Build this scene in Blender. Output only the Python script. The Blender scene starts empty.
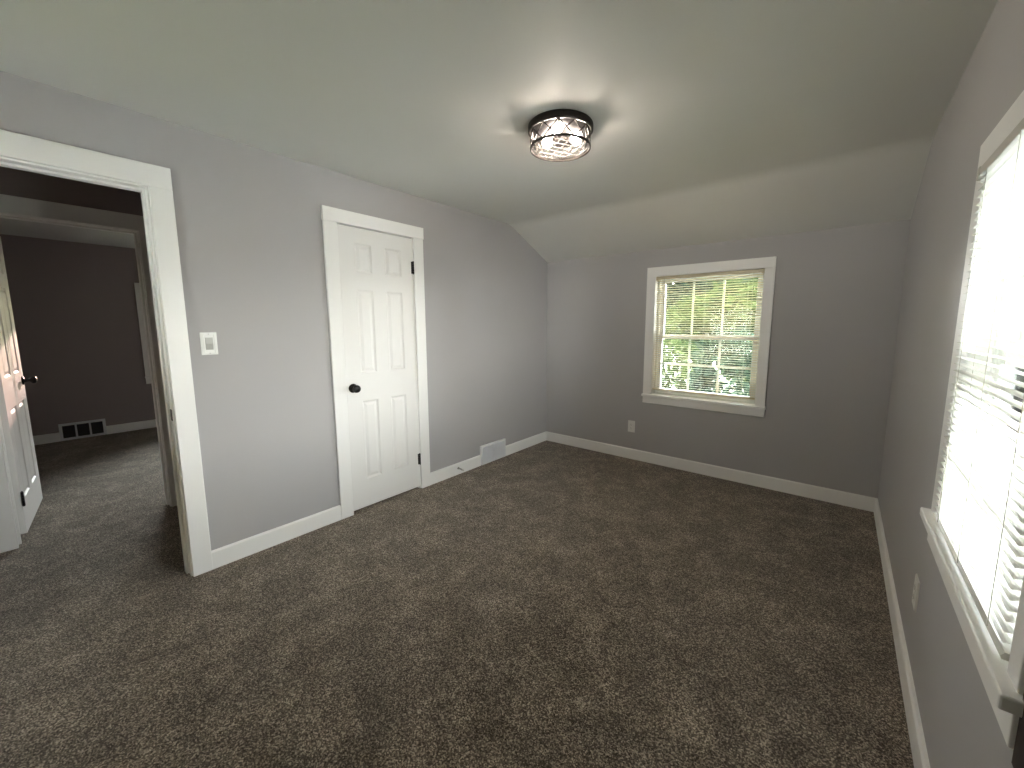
import bpy, math, random
import numpy as np
from mathutils import Vector, Matrix
sc = bpy.context.scene
COL = sc.collection
PI = math.pi

# ---------------------------------------------------------------- room figures (metres; camera stands at y = 0 and looks towards +y)
W, D, H, HK, YB = 2.970, 3.762, 2.352, 2.059, 3.12      # right wall, back wall, ceiling, height where slope meets back wall, slope start
YN = -1.25                                               # wall behind the camera
TW = 0.12                                                # wall thickness

# ---------------------------------------------------------------- camera
cd = bpy.data.cameras.new('camera'); cam = bpy.data.objects.new('camera', cd); COL.objects.link(cam)
cam.location = (2.6765, 0.0, 1.3594)
cam.rotation_euler = (PI/2 - 0.12739, 0.0, 0.67105)
cd.sensor_width = 36.0; cd.lens = 397.48/1024*36.0
cd.shift_x = -13.73/1024; cd.shift_y = -8.03/1024
cd.clip_start = 0.02; cd.clip_end = 200
sc.camera = cam

# ---------------------------------------------------------------- colour management
sc.view_settings.view_transform = 'Standard'
sc.view_settings.look = 'None'
sc.view_settings.gamma = 1.0
sc.view_settings.use_curve_mapping = False
sc.view_settings.exposure = 2.88
sc.cycles.use_denoising = True
sc.cycles.max_bounces = 14
sc.cycles.diffuse_bounces = 8
sc.cycles.transparent_max_bounces = 24
sc.cycles.caustics_reflective = False
sc.cycles.caustics_refractive = False
sc.cycles.sample_clamp_indirect = 6.0

# ---------------------------------------------------------------- sky
wd = bpy.data.worlds.new('sky'); sc.world = wd; wd.use_nodes = True
nt = wd.node_tree; nt.nodes.clear()
wo = nt.nodes.new('ShaderNodeOutputWorld'); bg = nt.nodes.new('ShaderNodeBackground')
tc = nt.nodes.new('ShaderNodeTexCoord'); sx = nt.nodes.new('ShaderNodeSeparateXYZ'); rp = nt.nodes.new('ShaderNodeValToRGB')
nt.links.new(tc.outputs['Generated'], sx.inputs[0]); nt.links.new(sx.outputs['Z'], rp.inputs[0])
rp.color_ramp.elements[0].position = 0.0; rp.color_ramp.elements[0].color = (1.0, 0.98, 0.95, 1)
rp.color_ramp.elements[1].position = 0.7; rp.color_ramp.elements[1].color = (0.86, 0.93, 1.0, 1)
nt.links.new(rp.outputs[0], bg.inputs['Color']); bg.inputs['Strength'].default_value = 9.5
nt.links.new(bg.outputs[0], wo.inputs['Surface'])

# low afternoon sun, coming in from the far-room side
sl = bpy.data.lights.new('sun', 'SUN'); sl.energy = 0.8; sl.angle = math.radians(0.6); sl.color = (1.0, 0.60, 0.52)
so = bpy.data.objects.new('sun', sl); COL.objects.link(so)
so.rotation_euler = Vector((-2.77, 1.36, 0.49)).to_track_quat('Z', 'Y').to_euler()

# daylight portals in the window openings (they only guide the sky light in)
def portal(loc, rotz, sx_, sz_):
    l = bpy.data.lights.new('sky_portal', 'AREA'); l.shape = 'RECTANGLE'; l.size = sx_; l.size_y = sz_; l.cycles.is_portal = True
    o = bpy.data.objects.new('sky_portal', l); COL.objects.link(o); o.location = loc
    o.rotation_euler = (-PI/2, 0, rotz)      # emits towards local -y (into the room)
    return o
portal((1.70, D+0.15, 1.25), 0, 0.90, 1.14)
portal((W+0.15, 1.385, 1.27), -PI/2, 0.72, 1.08)
portal((0.8425, YN-0.15, 1.25), PI, 0.90, 1.14)  # serves the added window behind the camera
portal((-4.61, 1.45, 1.25), PI/2, 0.86, 1.14)

# ================================================================ materials
def mat(name, color, rough=0.5, metal=0.0, spec=0.5):
    m = bpy.data.materials.new(name); m.use_nodes = True
    b = m.node_tree.nodes['Principled BSDF']
    b.inputs['Base Color'].default_value = (*color, 1); b.inputs['Roughness'].default_value = rough
    b.inputs['Metallic'].default_value = metal; b.inputs['Specular IOR Level'].default_value = spec
    return m
def noise_bump(m, scale, strength, dist=0.002, detail=4, obj=True, stretch=None):
    t = m.node_tree; b = t.nodes['Principled BSDF']
    c = t.nodes.new('ShaderNodeTexCoord'); n = t.nodes.new('ShaderNodeTexNoise'); u = t.nodes.new('ShaderNodeBump')
    n.inputs['Scale'].default_value = scale; n.inputs['Detail'].default_value = detail
    src = c.outputs['Object']
    if stretch:
        mp = t.nodes.new('ShaderNodeMapping'); mp.inputs['Scale'].default_value = stretch
        t.links.new(src, mp.inputs[0]); src = mp.outputs[0]
    t.links.new(src, n.inputs['Vector']); t.links.new(n.outputs['Fac'], u.inputs['Height'])
    u.inputs['Strength'].default_value = strength; u.inputs['Distance'].default_value = dist
    t.links.new(u.outputs[0], b.inputs['Normal'])
    return n
def noise_color(m, scale, c1, c2, lo=0.35, hi=0.65, detail=4):
    t = m.node_tree; b = t.nodes['Principled BSDF']
    c = t.nodes.new('ShaderNodeTexCoord'); n = t.nodes.new('ShaderNodeTexNoise'); r = t.nodes.new('ShaderNodeValToRGB')
    n.inputs['Scale'].default_value = scale; n.inputs['Detail'].default_value = detail
    r.color_ramp.elements[0].position = lo; r.color_ramp.elements[1].position = hi
    r.color_ramp.elements[0].color = (*c1, 1); r.color_ramp.elements[1].color = (*c2, 1)
    t.links.new(c.outputs['Object'], n.inputs['Vector']); t.links.new(n.outputs['Fac'], r.inputs[0]); t.links.new(r.outputs[0], b.inputs['Base Color'])

M = {}
M['wall'] = mat('greige_wall_paint', (0.43, 0.42, 0.422), 0.55, spec=0.35)
noise_color(M['wall'], 1.3, (0.425, 0.414, 0.415), (0.44, 0.429, 0.43)); noise_bump(M['wall'], 240, 0.18, 0.0015)
M['hall_wall'] = mat('wall_paint_dim_warm_light', (0.30, 0.255, 0.25), 0.6, spec=0.3); noise_bump(M['hall_wall'], 240, 0.18, 0.0015)  # greige walls with the hall's dim warm light put into the colour
M['ceiling'] = mat('ceiling_paint', (0.68, 0.675, 0.645), 0.6, spec=0.3)
noise_color(M['ceiling'], 1.1, (0.67, 0.665, 0.635), (0.69, 0.685, 0.655)); noise_bump(M['ceiling'], 30, 0.25, 0.002, stretch=(1, 0.25, 1))
M['trim'] = mat('white_trim_paint', (0.87, 0.865, 0.845), 0.35)
noise_bump(M['trim'], 60, 0.08, 0.001)
M['door'] = mat('white_door_paint', (0.82, 0.81, 0.79), 0.38)
noise_bump(M['door'], 90, 0.1, 0.0008, stretch=(1, 1, 0.08))
M['black'] = mat('matte_black_metal', (0.012, 0.011, 0.011), 0.32, 0.6)
M['bronze'] = mat('dark_bronze_metal', (0.035, 0.028, 0.024), 0.38, 0.7)
M['plastic'] = mat('white_plastic', (0.78, 0.78, 0.75), 0.3)
M['slot'] = mat('dark_slot', (0.02, 0.02, 0.02), 0.6)
M['vinyl'] = mat('white_vinyl', (0.74, 0.76, 0.74), 0.35)
M['grille'] = mat('white_metal_register', (0.74, 0.75, 0.77), 0.35)
M['spring'] = mat('grey_spring_steel', (0.35, 0.34, 0.32), 0.35, 0.8)
M['rubber'] = mat('white_rubber', (0.6, 0.58, 0.54), 0.6)
M['cord'] = mat('blind_cord', (0.45, 0.43, 0.37), 0.8)
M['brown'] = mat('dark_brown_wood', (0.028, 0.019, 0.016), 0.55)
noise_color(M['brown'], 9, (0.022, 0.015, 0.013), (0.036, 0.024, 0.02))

def slat_mat(name, col, trans):
    m = bpy.data.materials.new(name); m.use_nodes = True; t = m.node_tree; t.nodes.clear()
    o = t.nodes.new('ShaderNodeOutputMaterial'); d = t.nodes.new('ShaderNodeBsdfPrincipled'); r = t.nodes.new('ShaderNodeBsdfTranslucent'); x = t.nodes.new('ShaderNodeMixShader')
    d.inputs['Base Color'].default_value = (*col, 1); d.inputs['Roughness'].default_value = 0.4
    r.inputs['Color'].default_value = (*[c*0.9 for c in col], 1); x.inputs[0].default_value = trans
    t.links.new(d.outputs[0], x.inputs[1]); t.links.new(r.outputs[0], x.inputs[2]); t.links.new(x.outputs[0], o.inputs['Surface'])
    return m
M['slat_ivory'] = slat_mat('ivory_vinyl_slats', (0.66, 0.585, 0.43), 0.18)
M['slat_white'] = slat_mat('white_vinyl_slats', (0.60, 0.59, 0.54), 0.05)

def glass_mat(name, tint=(0.96, 0.98, 0.97), ior=1.45):
    m = bpy.data.materials.new(name); m.use_nodes = True; t = m.node_tree; t.nodes.clear()
    o = t.nodes.new('ShaderNodeOutputMaterial'); a = t.nodes.new('ShaderNodeBsdfTransparent'); g = t.nodes.new('ShaderNodeBsdfGlossy')
    f = t.nodes.new('ShaderNodeFresnel'); x = t.nodes.new('ShaderNodeMixShader')
    a.inputs['Color'].default_value = (*tint, 1); g.inputs['Roughness'].default_value = 0.02; f.inputs['IOR'].default_value = ior
    t.links.new(f.outputs[0], x.inputs[0]); t.links.new(a.outputs[0], x.inputs[1]); t.links.new(g.outputs[0], x.inputs[2]); t.links.new(x.outputs[0], o.inputs['Surface'])
    return m
M['glass'] = glass_mat('window_glass')
M['lamp_glass'] = glass_mat('lamp_glass', (0.93, 0.93, 0.93), 1.08)
def seeded(m, f):
    t = m.node_tree; o = t.nodes['Material Output']; src = o.inputs['Surface'].links[0].from_socket
    r = t.nodes.new('ShaderNodeBsdfTranslucent'); d = t.nodes.new('ShaderNodeBsdfDiffuse'); a = t.nodes.new('ShaderNodeMixShader'); x = t.nodes.new('ShaderNodeMixShader')
    r.inputs['Color'].default_value = (0.9, 0.88, 0.87, 1); d.inputs['Color'].default_value = (0.9, 0.88, 0.87, 1)
    t.links.new(r.outputs[0], a.inputs[1]); t.links.new(d.outputs[0], a.inputs[2]); x.inputs[0].default_value = f
    t.links.new(src, x.inputs[1]); t.links.new(a.outputs[0], x.inputs[2]); t.links.new(x.outputs[0], o.inputs['Surface'])
seeded(M['lamp_glass'], 0.004)
def emit(name, col, s):
    m = bpy.data.materials.new(name); m.use_nodes = True; b = m.node_tree.nodes['Principled BSDF']
    b.inputs['Base Color'].default_value = (0.9, 0.9, 0.9, 1)
    b.inputs['Emission Color'].default_value = (*col, 1); b.inputs['Emission Strength'].default_value = s
    return m
M['bulb'] = emit('warm_bulb', (1.0, 0.87, 0.75), 52.0)

# carpet: tufted pile, fibre speckle + soft brushed patches
def carpet():
    m = mat('brown_carpet', (0.1, 0.085, 0.07), 0.95, spec=0.1); t = m.node_tree; b = t.nodes['Principled BSDF']; N = t.nodes.new; L = t.links.new
    c = N('ShaderNodeTexCoord')
    v = N('ShaderNodeTexVoronoi'); v.inputs['Scale'].default_value = 250; v.inputs['Randomness'].default_value = 1
    n1 = N('ShaderNodeTexNoise'); n1.inputs['Scale'].default_value = 150; n1.inputs['Detail'].default_value = 3
    n2 = N('ShaderNodeTexNoise'); n2.inputs['Scale'].default_value = 5.0; n2.inputs['Detail'].default_value = 9; n2.inputs['Roughness'].default_value = 0.72; n2.inputs['Distortion'].default_value = 0.3
    n3 = N('ShaderNodeTexNoise'); n3.inputs['Scale'].default_value = 45; n3.inputs['Detail'].default_value = 3
    for n in (v, n1, n2, n3): L(c.outputs['Object'], n.inputs['Vector'])
    r1 = N('ShaderNodeValToRGB'); e = r1.color_ramp.elements
    e[0].position = 0.12; e[0].color = (0.033, 0.026, 0.019, 1); e[1].position = 0.92; e[1].color = (0.55, 0.475, 0.385, 1)
    k = e.new(0.55); k.color = (0.150, 0.124, 0.098, 1)
    vs = N('ShaderNodeSeparateColor'); L(v.outputs['Color'], vs.inputs[0])
    m1 = N('ShaderNodeMix'); m1.data_type = 'FLOAT'; m1.inputs[0].default_value = 0.68
    L(n1.outputs['Fac'], m1.inputs[2]); L(vs.outputs[0], m1.inputs[3]); L(m1.outputs[0], r1.inputs[0])
    r2 = N('ShaderNodeValToRGB'); e = r2.color_ramp.elements
    e[0].position = 0.44; e[0].color = (0.84, 0.83, 0.83, 1); e[1].position = 0.68; e[1].color = (1.50, 1.50, 1.50, 1)
    L(n2.outputs['Fac'], r2.inputs[0])
    mx = N('ShaderNodeMix'); mx.data_type = 'RGBA'; mx.blend_type = 'MULTIPLY'; mx.inputs[0].default_value = 1
    L(r1.outputs[0], mx.inputs[6]); L(r2.outputs[0], mx.inputs[7]); L(mx.outputs[2], b.inputs['Base Color'])
    u1 = N('ShaderNodeBump'); u1.inputs['Strength'].default_value = 0.9; u1.inputs['Distance'].default_value = 0.006
    u2 = N('ShaderNodeBump'); u2.inputs['Strength'].default_value = 0.5; u2.inputs['Distance'].default_value = 0.02
    L(n1.outputs['Fac'], u1.inputs['Height']); L(n2.outputs['Fac'], u2.inputs['Height']); L(u2.outputs[0], u1.inputs['Normal']); L(u1.outputs[0], b.inputs['Normal'])
    b.inputs['Sheen Weight'].default_value = 0.25; b.inputs['Sheen Roughness'].default_value = 0.5
    b.inputs['Sheen Tint'].default_value = (0.75, 0.7, 0.65, 1)
    return m
M['carpet'] = carpet()

# outdoors
M['bark'] = mat('tree_bark', (0.09, 0.07, 0.05), 0.9); noise_bump(M['bark'], 20, 0.6, 0.02)
def leaf(name, c1, c2):
    m = bpy.data.materials.new(name); m.use_nodes = True; t = m.node_tree; t.nodes.clear(); N = t.nodes.new
    o = N('ShaderNodeOutputMaterial'); d = N('ShaderNodeBsdfDiffuse'); r = N('ShaderNodeBsdfTranslucent'); x = N('ShaderNodeMixShader')
    c = N('ShaderNodeTexCoord'); n = N('ShaderNodeTexNoise'); n.inputs['Scale'].default_value = 1.6; n.inputs['Detail'].default_value = 5
    k = N('ShaderNodeValToRGB'); k.color_ramp.elements[0].position = 0.38; k.color_ramp.elements[1].position = 0.62
    k.color_ramp.elements[0].color = (*c1, 1); k.color_ramp.elements[1].color = (*c2, 1)
    t.links.new(c.outputs['Object'], n.inputs['Vector']); t.links.new(n.outputs['Fac'], k.inputs[0])
    t.links.new(k.outputs[0], d.inputs['Color']); t.links.new(k.outputs[0], r.inputs['Color']); x.inputs[0].default_value = 0.45
    t.links.new(d.outputs[0], x.inputs[1]); t.links.new(r.outputs[0], x.inputs[2]); t.links.new(x.outputs[0], o.inputs['Surface'])
    return m
M['leaf_a'] = leaf('yellow_green_leaves', (0.012, 0.022, 0.008), (0.05, 0.065, 0.022))
M['leaf_b'] = leaf('blue_green_leaves', (0.007, 0.016, 0.011), (0.028, 0.045, 0.03))
M['lawn'] = mat('lawn_grass', (0.10, 0.17, 0.05), 0.95); noise_color(M['lawn'], 6, (0.08, 0.095, 0.055), (0.15, 0.17, 0.10))
M['concrete'] = mat('pale_concrete', (0.46, 0.455, 0.44), 0.85); noise_color(M['concrete'], 2.5, (0.42, 0.415, 0.40), (0.50, 0.495, 0.48))
M['siding'] = mat('yellow_siding', (0.17, 0.14, 0.075), 0.7)
M['roofing'] = mat('pale_roof_shingle', (0.16, 0.155, 0.15), 0.9); noise_color(M['roofing'], 14, (0.13, 0.125, 0.12), (0.19, 0.185, 0.18))
M['pane'] = mat('far_window_pane', (0.16, 0.22, 0.20), 0.1)
M['exterior'] = mat('exterior_siding', (0.6, 0.6, 0.58), 0.8)

# ================================================================ mesh helpers
class MB:
    def __init__(s): s.v = []; s.f = []; s.sm = []
    def add(s, vs, fs, smooth=False):
        k = len(s.v); s.v += [tuple(p) for p in vs]; s.f += [tuple(i+k for i in f) for f in fs]; s.sm += [smooth]*len(fs); return s
    def box(s, x0, x1, y0, y1, z0, z1):
        x0, x1 = min(x0, x1), max(x0, x1); y0, y1 = min(y0, y1), max(y0, y1); z0, z1 = min(z0, z1), max(z0, z1)
        return s.add([(x0,y0,z0),(x1,y0,z0),(x1,y1,z0),(x0,y1,z0),(x0,y0,z1),(x1,y0,z1),(x1,y1,z1),(x0,y1,z1)],
                     [(0,3,2,1),(4,5,6,7),(0,1,5,4),(1,2,6,5),(2,3,7,6),(3,0,4,7)])
    def prism(s, prof, axis, a, b, smooth=False):
        # prof: 2-D points (counter-clockwise) in the other two axes, extruded from a to b
        n = len(prof)
        def P(q, t):
            if axis == 'x': return (t, q[0], q[1])
            if axis == 'y': return (q[0], t, q[1])
            return (q[0], q[1], t)
        vs = [P(q, a) for q in prof] + [P(q, b) for q in prof]
        s.add(vs, [(i, (i+1) % n, n+(i+1) % n, n+i) for i in range(n)], smooth)
        s.f += [tuple(len(s.v)-2*n+i for i in reversed(range(n))), tuple(len(s.v)-n+i for i in range(n))]; s.sm += [False, False]
        return s
    def tube(s, pts, r, n=10, cap=True):
        pts = [Vector(p) for p in pts]; rs = r if isinstance(r, (list, tuple)) else [r]*len(pts)
        base = len(s.v); up = Vector((0, 0, 1))
        for i, p in enumerate(pts):
            d = (pts[min(i+1, len(pts)-1)] - pts[max(i-1, 0)]).normalized()
            a = d.cross(up if abs(d.z) < 0.95 else Vector((1, 0, 0))).normalized(); b = d.cross(a)
            for k in range(n):
                t = 2*PI*k/n; q = p + (a*math.cos(t) + b*math.sin(t))*rs[i]; s.v.append(tuple(q))
        for i in range(len(pts)-1):
            for k in range(n):
                s.f.append((base+i*n+k, base+i*n+(k+1) % n, base+(i+1)*n+(k+1) % n, base+(i+1)*n+k)); s.sm.append(True)
        if cap:
            s.f.append(tuple(base+k for k in reversed(range(n)))); s.sm.append(False)
            s.f.append(tuple(base+(len(pts)-1)*n+k for k in range(n))); s.sm.append(False)
        return s
    def lathe(s, prof, n=32, axis='z', c=(0, 0, 0), closed=False):
        # prof: (radius, height) list; closed = ring profile
        base = len(s.v); m = len(prof)
        for r, h in prof:
            for k in range(n):
                t = 2*PI*k/n; a, b = r*math.cos(t), r*math.sin(t)
                q = (a, b, h) if axis == 'z' else ((h, a, b) if axis == 'x' else (a, h, b))
                s.v.append((q[0]+c[0], q[1]+c[1], q[2]+c[2]))
        for i in range(m if closed else m-1):
            j = (i+1) % m
            for k in range(n):
                s.f.append((base+i*n+k, base+i*n+(k+1) % n, base+j*n+(k+1) % n, base+j*n+k)); s.sm.append(True)
        if not closed:
            s.f.append(tuple(base+k for k in range(n))); s.sm.append(False); s.f.append(tuple(base+(m-1)*n+k for k in range(n))); s.sm.append(False)
        return s
    def build(s, name, m, parent=None, bevel=0, seg=2, fix=True):
        me = bpy.data.meshes.new(name); me.from_pydata(s.v, [], s.f); me.polygons.foreach_set('use_smooth', s.sm)
        if fix:
            import bmesh
            b = bmesh.new(); b.from_mesh(me); bmesh.ops.recalc_face_normals(b, faces=b.faces); b.to_mesh(me); b.free()
        me.materials.append(m); me.update()
        o = bpy.data.objects.new(name, me); COL.objects.link(o)
        if parent: o.parent = parent
        if bevel:
            w = o.modifiers.new('bevel', 'BEVEL'); w.width = bevel; w.segments = seg; w.limit_method = 'ANGLE'; w.angle_limit = math.radians(40)
        return o
def tag(o, label=None, cat=None, group=None, kind=None):
    for k, v in (('label', label), ('category', cat), ('group', group), ('kind', kind)):
        if v: o[k] = v
    return o
def struct(o, label=None, cat=None):
    o['kind'] = 'structure'
    if label: o['label'] = label
    if cat: o['category'] = cat
    return o
def empty(name, loc=(0, 0, 0), rz=0):
    o = bpy.data.objects.new(name, None); o.empty_display_size = 0.1; COL.objects.link(o); o.location = loc; o.rotation_euler = (0, 0, rz); return o

def wall_mesh(name, plane, t0, t1, a0, a1, z0, z1, holes=(), m=None):
    """a wall slab between t0 and t1 across `plane` ('x' or 'y'), running a0..a1, z0..z1, with rectangular holes (a0, a1, z0, z1)"""
    A = sorted({a0, a1} | {h[0] for h in holes} | {h[1] for h in holes}); Z = sorted({z0, z1} | {h[2] for h in holes} | {h[3] for h in holes})
    def solid(i, j):
        if i < 0 or j < 0 or i >= len(A)-1 or j >= len(Z)-1: return False
        ca, cz = (A[i]+A[i+1])/2, (Z[j]+Z[j+1])/2
        return not any(h[0] < ca < h[1] and h[2] < cz < h[3] for h in holes)
    b = MB(); idx = {}
    def V(t, a, z):
        k = (t, a, z)
        if k not in idx: idx[k] = len(b.v); b.v.append((t, a, z) if plane == 'x' else (a, t, z))
        return idx[k]
    def F(*q): b.f.append(q); b.sm.append(False)
    for i in range(len(A)-1):
        for j in range(len(Z)-1):
            if not solid(i, j): continue
            p, q, r, s_ = A[i], A[i+1], Z[j], Z[j+1]
            for t in (t0, t1): F(V(t, p, r), V(t, q, r), V(t, q, s_), V(t, p, s_))
            if not solid(i-1, j): F(V(t0, p, r), V(t1, p, r), V(t1, p, s_), V(t0, p, s_))
            if not solid(i+1, j): F(V(t0, q, r), V(t1, q, r), V(t1, q, s_), V(t0, q, s_))
            if not solid(i, j-1): F(V(t0, p, r), V(t1, p, r), V(t1, q, r), V(t0, q, r))
            if not solid(i, j+1): F(V(t0, p, s_), V(t1, p, s_), V(t1, q, s_), V(t0, q, s_))
    return struct(b.build(name, m or M['wall']))

# ================================================================ the shell
XF, XH = -4.46, -1.20                  # far room wall, hall's far side
HD = (-0.144, 0.565)                   # hall door opening (y)
MD = (-0.30, 0.441)                    # bedroom doorway opening (y)
CDo = (1.358, 1.953)                   # closet opening (y)
fl = MB().box(-4.6, W+0.14, -2.3, D+0.14, -0.12, 0.0).build('floor', M['carpet'])
struct(fl, 'brown tufted wall-to-wall carpet', 'carpet')
wall_mesh('wall_left', 'x', -TW, 0.0, YN, D, 0, H, [(MD[0]-.018, MD[1]+.018, 0, 2.034), (CDo[0]-.012, CDo[1]+.012, 0, 2.042)])
wall_mesh('wall_back', 'y', D, D+0.14, -TW, W+0.14, 0, H, [(1.245, 2.160, 0.67, 1.825)])
wall_mesh('wall_right', 'x', W, W+0.14, YN, D, 0, H, [(1.015, 1.753, 0.727, 1.815)])
wall_mesh('wall_near', 'y', YN-0.14, YN, -TW, W+0.14, 0, H, [(0.385, 1.300, 0.67, 1.825)])  # opening for the added fill-light window
# ceiling: flat, then a softly rounded knee, then the slope down to the back wall
prof = [(YN, H)]
slope = (HK-H)/(D-YB)
for i in range(9):
    t = i/8; a = 0.06
    p0, p1, p2 = (YB-a, H), (YB, H), (YB+a, H+slope*a)
    prof.append(((1-t)**2*p0[0]+2*t*(1-t)*p1[0]+t*t*p2[0], (1-t)**2*p0[1]+2*t*(1-t)*p1[1]+t*t*p2[1]))
prof += [(D, HK), (D, HK+0.06), (YB+0.05, H+0.08), (YN, H+0.08)]
struct(MB().prism(prof, 'x', 0.0, W).build('ceiling', M['ceiling']))
struct(MB().box(-4.75, W+0.3, -2.5, D+0.3, H+0.081, H+0.14).build('roof', M['exterior']))
# hall, far room and closet
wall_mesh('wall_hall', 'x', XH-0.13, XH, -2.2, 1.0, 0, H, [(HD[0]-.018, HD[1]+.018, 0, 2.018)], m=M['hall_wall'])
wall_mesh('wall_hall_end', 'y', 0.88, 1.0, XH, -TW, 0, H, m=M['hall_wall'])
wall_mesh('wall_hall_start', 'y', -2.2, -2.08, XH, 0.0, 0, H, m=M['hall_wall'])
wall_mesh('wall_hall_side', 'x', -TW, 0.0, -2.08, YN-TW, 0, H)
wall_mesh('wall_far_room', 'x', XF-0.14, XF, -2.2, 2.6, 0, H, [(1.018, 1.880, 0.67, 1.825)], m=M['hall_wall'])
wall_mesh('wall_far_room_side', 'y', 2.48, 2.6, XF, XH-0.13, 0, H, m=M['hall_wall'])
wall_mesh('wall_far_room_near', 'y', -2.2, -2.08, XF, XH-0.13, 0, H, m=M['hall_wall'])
wall_mesh('wall_far_room_closet', 'x', XH-0.13, XH, 1.0, 2.48, 0, H)
wall_mesh('wall_closet_back', 'x', -0.80, -0.74, 1.06, 2.3, 0, H)
wall_mesh('wall_closet_side', 'y', 2.24, 2.3, -0.74, -TW, 0, H)
wall_mesh('wall_closet_side_near', 'y', 1.06, 1.12, -0.74, -TW, 0, H)
struct(MB().box(XF, -TW, -2.08, 2.48, 2.325, H+0.05).build('ceiling_hall', M['ceiling']))

# ---- baseboards: flat board with an eased top edge
def baseboard(name, axis, face, direction, a, b, h=0.105, t=0.015):
    f, g = face, face + direction*t
    pr = [(f, 0), (g, 0), (g, h-0.008), (g-direction*0.006, h), (f, h)]
    m = MB().prism(pr, 'y' if axis == 'x' else 'x', a, b)   # axis = the wall's normal axis
    return struct(m.build(name, M['trim']))
baseboard('baseboard_left', 'x', 0, 1, 0.534, 1.268)
baseboard('baseboard_left', 'x', 0, 1, 2.0425, 2.652)
baseboard('baseboard_left', 'x', 0, 1, 3.004, D-0.015)
baseboard('baseboard_left', 'x', 0, 1, YN, MD[0]-0.093)
baseboard('baseboard_back', 'y', D, -1, 0.0, W)
baseboard('baseboard_right', 'x', W, -1, YN, D-0.015)
baseboard('baseboard_near', 'y', YN, 1, 0.015, W-0.015)
baseboard('baseboard_far_room', 'x', XF, 1, -2.08, 0.155)
baseboard('baseboard_far_room', 'x', XF, 1, 0.535, 2.48)
baseboard('baseboard_hall', 'x', XH, 1, -2.08, HD[0]-0.087)
baseboard('baseboard_hall', 'x', XH, 1, HD[1]+0.087, 0.88)

# ---- door trims
def casing(name, face, d, y0, y1, ztop, head, w=0.09, t=0.018, cross=False):
    """flat casing round an opening y0..y1 in an x-plane; d = +1/-1 towards the viewer"""
    f, g = face, face+d*t
    r = empty(name); struct(r)
    for a, b in ((y0-w, y0), (y1, y1+w)):
        MB().box(f, g, a, b, 0, ztop if cross else ztop).build('side_casing', M['trim'], r, 0.0025)
    e = 0.004 if cross else 0.0
    MB().box(f, g+(d*0.004 if cross else 0), y0-w-e, y1+w+e, ztop, head).build('head_casing', M['trim'], r, 0.0025)
    return r
casing('trim_1', 0.0, 1, CDo[0], CDo[1], 2.029, 2.117, cross=True)
casing('trim_2', 0.0, 1, MD[0]-0.006, MD[1]+0.006, 2.024, 2.124, w=0.087)
casing('trim_3', XH, 1, HD[0], HD[1]+0.004, 2.004, 2.108, w=0.087)
casing('trim_4', XH-0.13, -1, HD[0]-0.006, HD[1]+0.006, 2.004, 2.108, w=0.087)
casing('trim_5', -TW, -1, MD[0]-0.006, MD[1]+0.006, 2.024, 2.124, w=0.087)
def jamb(name, xa, xb, y0, y1, z, stop, t=0.018, strike=None):
    r = empty(name); struct(r)
    b = MB().box(xa, xb, y0-t, y0, 0, z+t); b.box(xa, xb, y1, y1+t, 0, z+t); b.box(xa, xb, y0, y1, z, z+t); b.build('jamb', M['trim'], r, 0.0015)
    s = MB().box(stop[0], stop[1], y0, y0+0.011, 0, z); s.box(stop[0], stop[1], y1-0.011, y1, 0, z); s.box(stop[0], stop[1], y0+0.011, y1-0.011, z-0.011, z); s.build('door_stop_strip', M['trim'], r, 0.002)
    if strike:
        k = MB().box(strike[0], strike[1], y1-0.0025, y1+0.001, strike[2], strike[3]).build('strike_plate', M['black'], r, 0.001)
        k['label'] = 'black strike plate'
    return r
jamb('trim_6', -TW, 0.0, MD[0], MD[1], 2.016, (-0.085, -0.045), strike=(-0.042, -0.012, 0.865, 0.925))
jamb('trim_7', XH-0.13, XH, HD[0], HD[1], 2.0, (XH-0.085, XH-0.045))
jamb('trim_8', -TW, 0.0, CDo[0]+.006, CDo[1]-.006, 2.03, (-0.085, -0.042), t=0.018)

# ================================================================ six panel doors
def door_slab(mb, w, h, th, cols, rows):
    """local x = width, y = depth (front at 0, back at th), z = height; raised panels on both faces"""
    rects = [(c[0], c[1], r[0], r[1]) for c in cols for r in rows]
    X = sorted({0, w} | {v for c in cols for v in c}); Z = sorted({0, h} | {v for r in rows for v in r})
    rings = [(0, 0), (0.004, 0.0035), (0.012, 0.0085), (0.017, 0.0085), (0.034, 0.0025), (0.037, 0.002)]
    for y, sgn in ((0.0, 1), (th, -1)):
        for i in range(len(X)-1):
            for j in range(len(Z)-1):
                a, b, c, d = X[i], X[i+1], Z[j], Z[j+1]
                if any(abs(r[0]-a) < 1e-6 and abs(r[1]-b) < 1e-6 and abs(r[2]-c) < 1e-6 and abs(r[3]-d) < 1e-6 for r in rects):
                    vs = []
                    for ins, dep in rings:
                        yy = y + sgn*dep; vs += [(a+ins, yy, c+ins), (b-ins, yy, c+ins), (b-ins, yy, d-ins), (a+ins, yy, d-ins)]
                    fs = []
                    for k in range(len(rings)-1):
                        for q in range(4): fs.append((4*k+q, 4*k+(q+1) % 4, 4*k+4+(q+1) % 4, 4*k+4+q))
                    k = 4*(len(rings)-1); fs.append((k, k+1, k+2, k+3)); mb.add(vs, fs)
                else: mb.add([(a, y, c), (b, y, c), (b, y, d), (a, y, d)], [(0, 1, 2, 3)])
    mb.add([(0,0,0),(w,0,0),(w,th,0),(0,th,0)], [(0,1,2,3)]); mb.add([(0,0,h),(w,0,h),(w,th,h),(0,th,h)], [(0,1,2,3)])
    mb.add([(0,0,0),(0,th,0),(0,th,h),(0,0,h)], [(0,1,2,3)]); mb.add([(w,0,0),(w,th,0),(w,th,h),(w,0,h)], [(0,1,2,3)])
    return mb
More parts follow.
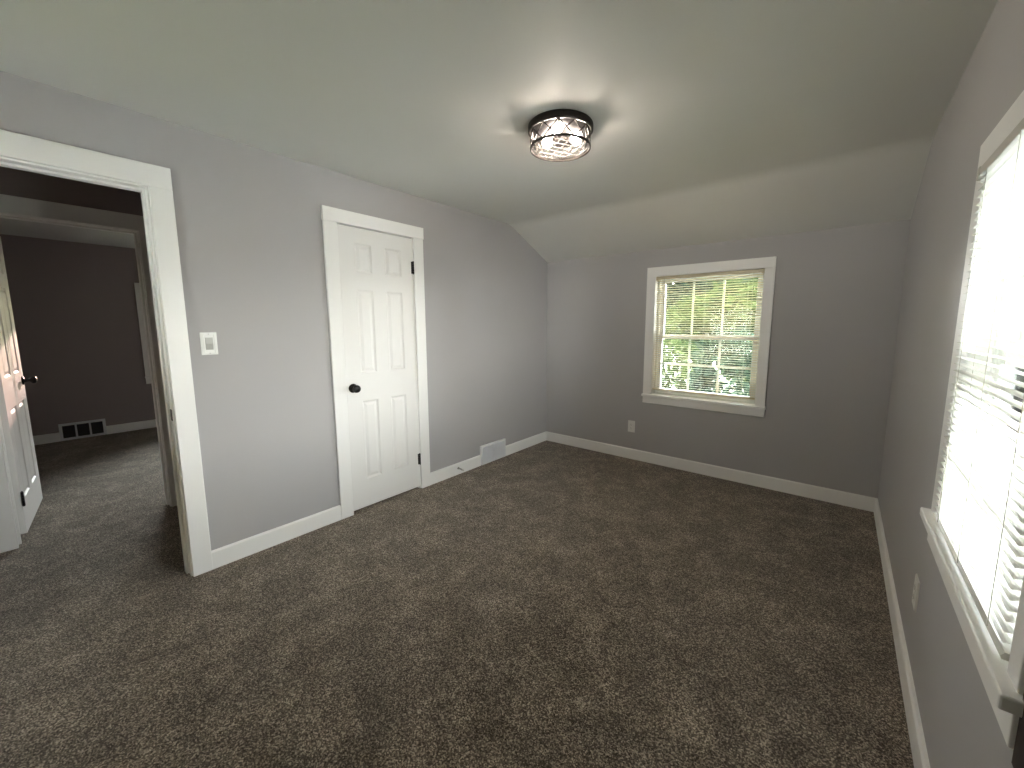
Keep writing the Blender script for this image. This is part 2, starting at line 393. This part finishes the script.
def knob(parent, x, z, y, sgn, two_part=True):
    """round knob on a rosette, sticking out towards local sgn*y"""
    pr = [(0.0005, 0), (0.031, 0), (0.032, 0.004), (0.029, 0.008), (0.014, 0.011), (0.0105, 0.018), (0.0105, 0.030), (0.016, 0.036), (0.0245, 0.044), (0.0275, 0.053), (0.0255, 0.062), (0.018, 0.068), (0.006, 0.071), (0.0005, 0.071)]
    m = MB().lathe([(r, h*sgn) for r, h in pr], 28, 'y', (x, y, z)).build('door_knob', M['black'], parent)
    m['label'] = 'round black door knob'; return m
def hinge(parent, x, y, z0, z1, leafdir, label='black door hinge'):
    b = MB(); n = 5; hh = (z1-z0)/n
    for k in range(n): b.tube([(x, y, z0+k*hh+0.0006), (x, y, z0+(k+1)*hh-0.0006)], 0.0068, 12)
    b.tube([(x, y, z0-0.004), (x, y, z0)], 0.005, 10); b.tube([(x, y, z1), (x, y, z1+0.004)], 0.005, 10)
    for d in leafdir: b.box(x, x+d[0], y+d[1]-0.001, y+d[1]+0.001, z0, z1)
    m = b.build('hinge', M['black'], parent); m['label'] = label; return m
# closet door (closed): local x -> world +y, local y (depth) -> world -x  : rotation +90 deg
dr = empty('door_1', (0.002, CDo[0]+0.008, 0.022), PI/2)
struct(dr, 'white six-panel closet door, closed', 'door')
CW = CDo[1]-CDo[0]-0.014
door_slab(MB(), CW, 2.000, 0.035, [(0.110, 0.236), (0.341, 0.478)], [(0.209, 0.793), (0.995, 1.583), (1.700, 1.896)]).build('door_slab', M['door'], dr)
knob(dr, 1.410-1.366, 0.918-0.022, 0, -1)
for za, zb in ((1.757, 1.849), (0.212, 0.302)):
    hinge(dr, CW+0.002, -0.006, za-0.022, zb-0.022, [(0.012, 0.005), (-0.016, 0.005)])
# far room door (standing open)
ang = math.atan2(-0.028+0.108, -2.08+1.34)
dr = empty('door_2', (-1.342, -0.108, 0.03), ang)
struct(dr, 'white six-panel door standing open into the far room', 'door')
# local x runs away from the hinge; visible face looks to world +y -> local y negative side after a ~174 deg turn
door_slab(MB(), 0.742, 1.955, 0.035, [(0.115, 0.315), (0.427, 0.627)], [(0.209, 0.793), (0.995, 1.583), (1.680, 1.860)]).build('door_slab', M['door'], dr)
knob(dr, 0.742-0.062, 0.925, 0, -1); knob(dr, 0.742-0.062, 0.925, 0.035, 1)
for za, zb in ((1.68, 1.77), (0.185, 0.275)):
    hinge(dr, -0.005, -0.006, za, zb, [(0.03, 0.004), (-0.010, 0.004)])

# ================================================================ windows
def window(n, loc, rz, ow, z0, z1, casing_w, apron_bottom, stool_out, horn, label, near_w=None, depth=0.14, stool_t=0.024, apron_in=0.0):
    """local x along the wall (0..ow is the opening), local y outwards, z world height"""
    r = empty('window_%d' % n, loc, rz); struct(r, label, 'window')
    cw2 = near_w or casing_w; t = 0.018; ztop = z1+casing_w
    b = MB().box(-casing_w, 0, -t, 0, z0, z1).box(ow, ow+cw2, -t, 0, z0, z1).box(-casing_w, ow+cw2, -t, 0, z1, ztop); b.build('casing', M['trim'], r, 0.0025)
    MB().box(-casing_w-horn, ow+cw2+horn, -stool_out, 0.055, z0-stool_t, z0).build('stool', M['trim'], r, 0.004)
    MB().box(-casing_w+apron_in, ow+cw2-apron_in, -t, 0, apron_bottom, z0-stool_t).build('apron', M['trim'], r, 0.0025)
    j = 0.015
    b = MB().box(-j, 0, 0, depth, z0, z1+j).box(ow, ow+j, 0, depth, z0, z1+j).box(0, ow, 0, depth, z1, z1+j).box(-j, ow+j, 0.055, depth+0.03, z0-0.02, z0); b.build('jamb', M['trim'], r, 0.001)
    f = 0.022
    fr = MB().box(0, f, 0.05, 0.125, z0, z1).box(ow-f, ow, 0.05, 0.125, z0, z1).box(f, ow-f, 0.05, 0.125, z1-f, z1).box(f, ow-f, 0.05, 0.125, z0, z0+f)
    fr.build('vinyl_frame', M['vinyl'], r, 0.0015)
    zm = (z0+z1)/2 - 0.005
    def sash(za, zb, ya, yb, mullz):
        s = 0.036; x0, x1 = f, ow-f
        m = MB().box(x0, x0+s, ya, yb, za, zb).box(x1-s, x1, ya, yb, za, zb).box(x0+s, x1-s, ya, yb, za, za+s).box(x0+s, x1-s, ya, yb, zb-s, zb)
        o = m.build('sash', M['vinyl'], r, 0.002)
        g = MB().box(x0+s-0.004, x1-s+0.004, (ya+yb)/2-0.002, (ya+yb)/2+0.002, za+s-0.004, zb-s+0.004).build('glass_pane', M['glass'], o)
        q = MB(); iw = x1-x0-2*s
        for k in (1, 2): xx = x0+s+iw*k/3; q.box(xx-0.009, xx+0.009, (ya+yb)/2-0.008, (ya+yb)/2-0.0025, za+s, zb-s)
        for zz in mullz: q.box(x0+s, x1-s, (ya+yb)/2-0.0079, (ya+yb)/2-0.0026, zz-0.009, zz+0.009)
        q.build('muntins', M['vinyl'], o)
        return o
    lo = sash(z0+f, zm+0.02, 0.055, 0.085, [(z0+zm)/2+0.02]); sash(zm-0.02, z1-f, 0.090, 0.120, [])
    lk = MB().box(ow/2-0.03, ow/2+0.03, 0.056, 0.084, zm+0.02, zm+0.028); lk.tube([(ow/2, 0.06, zm+0.03), (ow/2+0.03, 0.058, zm+0.033)], 0.005, 8); lk.build('sash_lock', M['vinyl'], lo)
    return r
WA = dict(ow=0.885, z0=0.690, z1=1.812)
window(1, (1.260, D, 0), 0, WA['ow'], WA['z0'], WA['z1'], 0.084, 0.602, 0.036, 0.008, 'white-cased window in the back wall', near_w=0.074)
WB = dict(ow=0.708, z0=0.7467, z1=1.802)
window(2, (W, 1.738, 0), -PI/2, WB['ow'], WB['z0'], WB['z1'], 0.085, 0.643, 0.041, 0.020, 'tall white-cased window in the right wall', near_w=0.054, stool_t=0.028)
WD = dict(ow=0.885, z0=0.690, z1=1.812)
window(4, (1.285, YN, 0), PI, WD['ow'], WD['z0'], WD['z1'], 0.084, 0.602, 0.036, 0.008, 'added unseen window behind the viewpoint, brightening the back wall')  # unseen window added so daylight from behind lifts the back wall
WC = dict(ow=0.832, z0=0.690, z1=1.812)
window(3, (XF, 1.033, 0), PI/2, WC['ow'], WC['z0'], WC['z1'], 0.084, 0.592, 0.03, 0.006, 'white-cased window in the far room wall')

def blind(name, loc, rz, ow, ztop, zbot, m, tilt, label, group, pitch=0.0205, sw=0.025, y0=0.006, cords=(0.12, 0.5, 0.88), rail_h=0.026, railm=None, wand=True):
    """mini blind: local x across, slats between y0 and y0+sw"""
    r = empty(name, loc, rz); tag(r, label, 'blind', group)
    g = 0.006; a, b = g, ow-g; yc = y0+sw/2
    h = MB().box(a, b, y0-0.002, y0+sw+0.004, ztop-rail_h, ztop); h.box(a-0.003, a+0.016, y0-0.005, y0+sw+0.006, ztop-rail_h-0.008, ztop+0.001); h.box(b-0.016, b+0.003, y0-0.005, y0+sw+0.006, ztop-rail_h-0.008, ztop+0.001)
    h.build('head_rail', railm or m, r, 0.002)
    s = MB(); z = ztop-rail_h-0.016; k = 0; zs = []
    while z > zbot+0.022: zs.append(z); z -= pitch
    rnd = random.Random(7); th = 0.0006
    ca, sa = math.cos(tilt), math.sin(tilt)
    for z in zs:
        dz = rnd.uniform(-0.0006, 0.0006); pts = []
        for i in range(5):
            t = i/4-0.5; y = t*sw; c = 0.0022*(1-4*t*t)
            pts.append((yc+y*ca+c*sa, z+dz-y*sa+c*ca))       # tilt > 0: outer edge lower
        pro = pts+[(p[0]-th*sa, p[1]-th) for p in reversed(pts)]
        s.prism(pro, 'x', a+0.002, b-0.002)
    s.build('slats', m, r, fix=True)
    q = MB().prism([(yc-0.011, zbot), (yc+0.011, zbot), (yc+0.013, zbot+0.006), (yc+0.008, zbot+0.014), (yc-0.008, zbot+0.014), (yc-0.013, zbot+0.006)], 'x', a, b)
    for f in cords: q.lathe([(0.0005, zbot-0.003), (0.005, zbot-0.003), (0.005, zbot+0.001), (0.0005, zbot+0.001)], 10, 'z', (a+(b-a)*f, yc, 0))
    q.build('bottom_rail', railm or m, r)
    c = MB()
    for f in cords:
        x = a+(b-a)*f
        c.tube([(x, yc-sw/2*ca-0.001, zbot+0.01), (x, yc-sw/2*ca-0.001, ztop-rail_h)], 0.0008, 5); c.tube([(x, yc+sw/2*ca+0.001, zbot+0.01), (x, yc+sw/2*ca+0.001, ztop-rail_h)], 0.0008, 5)
    c.build('ladder_cords', M['cord'], r)
    if wand:
        x = a+0.075
        MB().tube([(x, y0-0.006, ztop-0.02), (x+0.001, y0-0.009, ztop-0.05), (x+0.002, y0-0.009, ztop-0.62)], 0.0028, 6).build('tilt_wand', M['cord'], r)
        x = b-0.07; l = MB(); l.tube([(x, y0-0.006, ztop-0.02), (x, y0-0.007, ztop-0.70)], 0.0011, 5); l.lathe([(0.0005, ztop-0.74), (0.006, ztop-0.735), (0.004, ztop-0.70), (0.0005, ztop-0.699)], 10, 'z', (x, y0-0.007, 0)); l.build('lift_cord', M['cord'], r)
    return r
T = math.radians
blind('mini_blind', (1.260, D, 0), 0, WA['ow'], 1.808, 0.738, M['slat_ivory'], T(13), 'ivory mini blind with thin slats in the back wall window', 'mini blinds', y0=-0.006, railm=M['slat_ivory'])
blind('mini_blind', (1.285, YN, 0), PI, WD['ow'], 1.808, 0.738, M['slat_ivory'], T(42), 'closed ivory mini blind dimming the added window behind the viewpoint', 'mini blinds', y0=-0.006, railm=M['slat_ivory'])  # cuts down the light of the added window
blind('mini_blind', (W, 1.738, 0), -PI/2, WB['ow'], 1.800, 0.764, M['slat_white'], T(3), 'white mini blind in the bright window at the right edge', 'mini blinds', y0=-0.026, wand=False)

# ================================================================ wall plates
def plate_frame(mb, w, h, t): return mb.prism([(-w/2, -h/2), (w/2, -h/2), (w/2, h/2), (-w/2, h/2)], 'y', 0, t)
def outlet(loc, rz, label):
    """local -y looks into the room"""
    r = empty('wall_outlet', loc, rz); tag(r, label, 'outlet', 'wall outlets')
    p = MB(); w, h = 0.072, 0.118
    p.prism([(-w/2, -h/2), (w/2, -h/2), (w/2, h/2), (-w/2, h/2)], 'y', 0, -0.003); p.prism([(-w/2+.003, -h/2+.003), (w/2-.003, -h/2+.003), (w/2-.003, h/2-.003), (-w/2+.003, h/2-.003)], 'y', -0.003, -0.0055)
    p.build('cover_plate', M['plastic'], r)
    for dz in (0.0195, -0.0195):
        q = MB(); pr = [(0.017*math.cos(a)*1.0, dz+max(-0.0135, min(0.0135, 0.017*math.sin(a)))) for a in [2*PI*k/24 for k in range(24)]]
        q.prism(pr, 'y', -0.0055, -0.0075); s = q.build('receptacle', M['plastic'], r)
        k = MB().box(-0.0075, -0.0055, -0.0079, -0.0074, dz-0.001, dz+0.008).box(0.0055, 0.0072, -0.0079, -0.0074, dz-0.001, dz+0.007); k.lathe([(0.0003, -0.0079), (0.0024, -0.0079), (0.0024, -0.0074), (0.0003, -0.0074)], 10, 'y', (0, 0, dz-0.007)); k.build('slots', M['slot'], s)
    MB().lathe([(0.0003, -0.0072), (0.003, -0.007), (0.0032, -0.0055), (0.0003, -0.0055)], 12, 'y').build('screw', M['plastic'], r)
    return r
outlet((1.064, D, 0.337), 0, 'white wall outlet low on the back wall below the window')
outlet((W, 1.990, 0.362), -PI/2, 'white wall outlet on the right wall under the bright window')
# light switch: decorative raised plate with a rocker
r = empty('light_switch', (0, 0.621, 1.260), PI/2); tag(r, 'white rocker light switch between the open doorway and the closet door', 'light switch')
p = MB(); w, h = 0.072, 0.120
for a, b, t0, t1 in ((0, 0, 0, -0.004), (0.004, 0.004, -0.004, -0.007)):
    p.prism([(-w/2+a, -h/2+b), (w/2-a, -h/2+b), (w/2-a, h/2-b), (-w/2+a, h/2-b)], 'y', t0, t1)
p.box(-w/2+.010, -w/2+.014, -0.009, -0.006, -h/2+.010, h/2-.010).box(w/2-.014, w/2-.010, -0.009, -0.006, -h/2+.010, h/2-.010).box(-w/2+.014, w/2-.014, -0.009, -0.006, h/2-.014, h/2-.010).box(-w/2+.014, w/2-.014, -0.009, -0.006, -h/2+.010, -h/2+.014)
p.build('switch_plate', M['plastic'], r, 0.001)
MB().prism([(-0.007, -0.033), (-0.0125, 0.0), (-0.009, 0.033), (-0.006, 0.033), (-0.006, -0.033)], 'x', -0.0165, 0.0165).build('rocker', mat('grey_white_rocker', (0.42, 0.42, 0.39), 0.35), r, 0.0008)
for z in (-0.050, 0.050): MB().lathe([(0.0003, -0.0085), (0.003, -0.0082), (0.0032, -0.0065), (0.0003, -0.0065)], 12, 'y', (0, 0, z)).build('screw', M['spring'], r)

# ================================================================ wall registers
def register(name, loc, rz, w, h, label, cols, t, back_m, fin_m, dark, border, bar):
    r = empty(name, loc, rz); tag(r, label, 'air vent')
    x0, x1 = -w/2, w/2
    f = MB().box(x0, x1, -t, 0, 0, border).box(x0, x1, -t, 0, h-border, h).box(x0, x0+border, -t, 0, border, h-border).box(x1-border, x1, -t, 0, border, h-border)
    iw = (w-2*border-(cols-1)*bar)/cols
    for k in range(1, cols): xx = x0+border+k*iw+(k-1)*bar; f.box(xx, xx+bar, -t, 0, border, h-border)
    f.build('frame', M['grille'], r, 0.002)
    MB().box(x0+border*0.5, x1-border*0.5, -t*0.30, -t*0.15, border*0.5, h-border*0.5).build('backing', back_m, r)
    for k in range(cols):
        a = x0+border+k*(iw+bar); L = MB()
        if dark:
            z = border+0.006
            while z < h-border-0.004: L.add([(a, -t*0.75, z-0.003), (a+iw, -t*0.75, z-0.003), (a+iw, -t*0.35, z+0.004), (a, -t*0.35, z+0.004), (a, -t*0.75, z-0.0018), (a+iw, -t*0.75, z-0.0018), (a+iw, -t*0.35, z+0.0052), (a, -t*0.35, z+0.0052)], [(0,1,2,3),(4,5,6,7),(0,1,5,4),(1,2,6,5),(2,3,7,6),(3,0,4,7)]); z += 0.0125
        else:
            n = max(3, int(iw/0.0175))
            for i in range(n):
                xx = a+iw*(i+0.5)/n; L.add([(xx-0.0038, -t*0.45, border), (xx-0.0022, -t*0.45, border), (xx+0.0038, -t*0.92, border), (xx+0.0022, -t*0.92, border)] + [(xx-0.0038, -t*0.45, h-border), (xx-0.0022, -t*0.45, h-border), (xx+0.0038, -t*0.92, h-border), (xx+0.0022, -t*0.92, h-border)], [(0,1,2,3),(4,5,6,7),(0,1,5,4),(1,2,6,5),(2,3,7,6),(3,0,4,7)])
        L.build('louvers', fin_m, r)
    return r
register('wall_register', (0.0, 2.828, 0.004), PI/2, 0.352, 0.190, 'white slatted floor-level air register on the left wall near the corner', 2, 0.026, mat('register_backing', (0.10, 0.10, 0.105), 0.5), M['grille'], False, 0.018, 0.010)
register('return_vent', (XF, 0.345, 0.002), PI/2, 0.382, 0.200, 'white-framed air vent with three dark openings in the far room', 3, 0.020, M['slot'], mat('dark_vent_fins', (0.05, 0.045, 0.045), 0.5), True, 0.026, 0.016)

# ---- spring door stop on the left baseboard
r = empty('door_stop', (0.015, 2.360, 0.060)); tag(r, 'small spring door stop sticking out of the left baseboard', 'door stop')
MB().lathe([(0.0005, 0), (0.012, 0), (0.011, 0.004), (0.006, 0.008), (0.0005, 0.008)], 16, 'x').build('base', M['spring'], r)
pts = [(0.006+0.052*i/120, 0.0055*math.cos(2*PI*11*i/120), 0.0055*math.sin(2*PI*11*i/120)-0.006*(i/120)**2) for i in range(121)]
MB().tube(pts, 0.0014, 6).build('spring', M['spring'], r)
MB().lathe([(0.0005, 0.056), (0.007, 0.056), (0.0075, 0.066), (0.005, 0.071), (0.0005, 0.071)], 16, 'x', (0, 0, -0.006)).build('tip', M['rubber'], r)

# ---- dark board on the wall beyond the near side of the right window
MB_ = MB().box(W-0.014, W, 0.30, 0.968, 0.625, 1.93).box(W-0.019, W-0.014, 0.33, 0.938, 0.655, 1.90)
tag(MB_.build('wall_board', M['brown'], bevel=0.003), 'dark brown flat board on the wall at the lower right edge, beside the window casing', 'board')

# ================================================================ ceiling light
LC = (1.482, 1.785)
r = empty('ceiling_light', (LC[0], LC[1], H)); tag(r, 'round black flush ceiling light with lattice cage and glowing bulbs', 'ceiling light')
R1, R2 = 0.163, 0.150
MB().lathe([(0.0005, 0), (R1-0.004, 0), (R1, -0.004), (R1, -0.030), (R1-0.004, -0.036), (R1-0.010, -0.037), (R1-0.012, -0.030), (0.0005, -0.026)], 64, 'z').build('canopy', M['bronze'], r)
refl = mat('brushed_reflector', (0.06, 0.058, 0.058), 0.6, spec=0.05)
MB().lathe([(0.0005, -0.0265), (0.146, -0.0305), (0.146, -0.0325), (0.0005, -0.0285)], 48, 'z').build('reflector', refl, r)
zt, zb = -0.034, -0.108
ring = MB().lathe([(R2-0.003, zb-0.004), (R2+0.003, zb-0.004), (R2+0.003, zb+0.006), (R2-0.003, zb+0.006)], 64, 'z', closed=True)
ring.build('bottom_ring', M['bronze'], r)
c = MB(); nd = 12
def bar_on_cyl(m, a0, a1, z0_, z1_, R, wd=0.0034, seg=6):
    ps = []
    for i in range(seg+1):
        t = i/seg; a = a0+(a1-a0)*t; z = z0_+(z1_-z0_)*t; ps.append((R*math.cos(a), R*math.sin(a), z))
    m.tube(ps, wd, 5)
for k in range(nd):
    a = 2*PI*k/nd; st = 2*PI/nd
    bar_on_cyl(c, a, a+st, zt, zb, R2-0.001); bar_on_cyl(c, a+st, a, zt, zb, R2-0.001)
for k in range(6):
    a = 2*PI*k/6; c.box(0, 0, 0, 0, 0, 0) if False else bar_on_cyl(c, a, a, zt, zb, R2-0.001, 0.0028, 1)
c.build('lattice_cage', M['bronze'], r)
gl = MB().lathe([(R2-0.006, zt), (R2-0.006, zb+0.002), (R2-0.009, zb-0.001), (0.0005, zb-0.002)], 64, 'z')
gl.f = gl.f[:-2]; gl.sm = gl.sm[:-2]      # open towards the canopy
gl.build('glass_shade', M['lamp_glass'], r)
et = MB()      # etched diamond lines on the glass bottom
for sgn in (1, -1):
    for k in range(-3, 4):
        off = k*0.042; L_ = math.sqrt(max(0, (R2-0.012)**2-off*off)); ca, sa = math.cos(sgn*PI/4+0.3), math.sin(sgn*PI/4+0.3)
        p0 = Vector((-sa*off-ca*L_, ca*off-sa*L_, zb+0.0035)); p1 = Vector((-sa*off+ca*L_, ca*off+sa*L_, zb+0.0035)); et.tube([p0, p1], 0.0017, 5)
et.build('etched_lines', mat('frosted_etching', (0.30, 0.29, 0.28), 0.8, spec=0.05), r)
for k in range(3):
    a = 2*PI*k/3+0.95; d = Vector((math.cos(a), math.sin(a), 0)); q = Vector((0, 0, -0.055))
    s = MB().tube([q+d*0.018, q+d*0.050], [0.014, 0.014], 16).build('bulb_socket', M['bronze'], r)
    prb = [(0.0005, 0.050), (0.012, 0.050), (0.013, 0.058), (0.017, 0.068), (0.022, 0.080), (0.0235, 0.090), (0.021, 0.101), (0.013, 0.110), (0.0005, 0.113)]
    b = MB(); n = 20; ax = d; s1 = Vector((-d.y, d.x, 0)); s2 = Vector((0, 0, 1)); vs = []
    for rr, hh in prb:
        for i in range(n): t = 2*PI*i/n; vs.append(q+ax*hh+s1*rr*math.cos(t)+s2*rr*math.sin(t))
    fs = [(i*n+j, i*n+(j+1) % n, (i+1)*n+(j+1) % n, (i+1)*n+j) for i in range(len(prb)-1) for j in range(n)]
    b.add(vs, fs, True); bo = b.build('bulb', M['bulb'], r); bo['label'] = 'glowing warm light bulb'

# ================================================================ outdoors
GZ = -2.9
struct(MB().box(-30, W+0.6, -20, 45, GZ-0.2, GZ).build('lawn', M['lawn']))
struct(MB().box(W+0.6, 40, -20, 45, GZ-0.2, GZ).build('driveway', M['concrete']))
def leaves(seed, blobs, n, size):
    rs = np.random.RandomState(seed); V = []
    wts = np.array([b[3]*b[4]*b[5] for b in blobs]); wts = wts/wts.sum(); cnt = (wts*n).astype(int)
    for (x, y, z, rx, ry, rz), c in zip(blobs, cnt):
        d = rs.normal(size=(c, 3)); d /= np.linalg.norm(d, axis=1)[:, None]; rad = rs.uniform(0.35, 1.0, (c, 1))**0.5
        p = d*rad*np.array([rx, ry, rz])+np.array([x, y, z])
        a = rs.normal(size=(c, 3)); a /= np.linalg.norm(a, axis=1)[:, None]; b = np.cross(a, rs.normal(size=(c, 3))); b /= np.linalg.norm(b, axis=1)[:, None]
        s = size*rs.uniform(0.6, 1.3, (c, 1)); V.append(np.stack([p-a*s, p+b*s*0.45, p+a*s, p-b*s*0.45], 1).reshape(-1, 3))
    V = np.concatenate(V); k = len(V)//4; me = bpy.data.meshes.new('foliage')
    me.vertices.add(len(V)); me.vertices.foreach_set('co', V.ravel()); me.loops.add(4*k); me.loops.foreach_set('vertex_index', np.arange(4*k))
    me.polygons.add(k); me.polygons.foreach_set('loop_start', np.arange(0, 4*k, 4)); me.polygons.foreach_set('loop_total', np.full(k, 4)); me.update(); me.validate(); return me
def tree_mesh(seed, h, spread, n):
    rn = random.Random(seed); blobs = []; tk = MB()
    tk.tube([(0, 0, 0), (0.05, 0.02, h*0.35), (0.0, 0.05, h*0.6), (0.05, 0, h*0.85)], [0.16, 0.12, 0.08, 0.03], 9)
    for k in range(11):
        a = rn.uniform(0, 2*PI); q = rn.uniform(0.3, 1)*spread; z = h*rn.uniform(0.25, 0.95)
        blobs.append((q*math.cos(a), q*math.sin(a), z, spread*rn.uniform(.35, .6), spread*rn.uniform(.35, .6), h*rn.uniform(.10, .17)))
        tk.tube([(0, 0, z*0.62), (q*0.6*math.cos(a), q*0.6*math.sin(a), z*0.85), (q*math.cos(a), q*math.sin(a), z)], [0.05, 0.03, 0.012], 6)
    return tk, leaves(seed, blobs, n, 0.11)
protos = [tree_mesh(3, 7.0, 2.0, 16000), tree_mesh(8, 6.2, 1.8, 15000)]
spots = [(-2.2, 9.6, 0, 0.0, 1.0, 'leaf_a', 'yellow-green leafy tree outside the back window, left of the bluish one'),
         (2.7, 8.4, 1, 1.0, 1.0, 'leaf_b', 'bluish green leafy tree seen through the middle of the back window'),
         (-6.2, 16.0, 1, 2.0, 1.35, 'leaf_b', 'tall dark green tree far behind the left of the back window'),
         (0.9, 15.0, 0, 3.0, 1.35, 'leaf_a', 'tall yellow-green tree far behind the middle of the back window'),
         (-3.0, 23.0, 1, 5.0, 2.0, 'leaf_b', 'tallest dark green tree furthest behind the back window'),
         (-12.5, 24.0, 0, 4.0, 2.0, 'leaf_a', 'large pale green tree furthest to the left behind the back window')]
for i, (x, y, k, rz, s, lm, lab) in enumerate(spots):
    t = empty('leafy_tree', (x, y, GZ), rz); t.scale = (s, s, s); tag(t, lab, 'tree', 'trees outside the back window')
    protos[k][0].build('trunk', M['bark'], t)
    me = protos[k][1].copy(); me.materials.clear(); me.materials.append(M[lm]); f = bpy.data.objects.new('foliage', me); COL.objects.link(f); f.parent = t
# neighbour's single-storey house beyond the right window
h = empty('neighbor_house', (21.5, 7.0, GZ)); tag(h, 'yellowish single-storey house seen through the blind of the right window', 'house')
b = MB().box(0, 8, -11, 13, 0, 3.15)
for i in range(17): b.prism([(-0.02, 0.15+i*0.175), (0.0, 0.15+i*0.175), (0.0, 0.315+i*0.175)], 'y', -11, 13)
b.build('siding_wall', M['siding'], h)
MB().prism([(-0.6, 3.12), (8.6, 3.12), (4.0, 4.3)], 'y', -11.6, 13.6).build('roof', M['roofing'], h)
for y in (-8.5, -5.0, -1.5, 2.0, 5.5, 9.0):
    w_ = MB().box(-0.08, 0.02, y-0.75, y+0.75, 0.9, 2.6).build('window_frame', M['vinyl'], h)
    q = MB()
    for a in (y-0.66, y+0.03): q.box(-0.10, -0.07, a, a+0.63, 1.0, 1.70).box(-0.10, -0.07, a, a+0.63, 1.78, 2.5)
    q.build('pane', M['pane'], w_)
struct(MB().box(-24, -20, 1.0, 18.0, GZ, 4.0).build('sun_blocker', M['siding']))  # added out of view to keep low sun off the far door's lower part
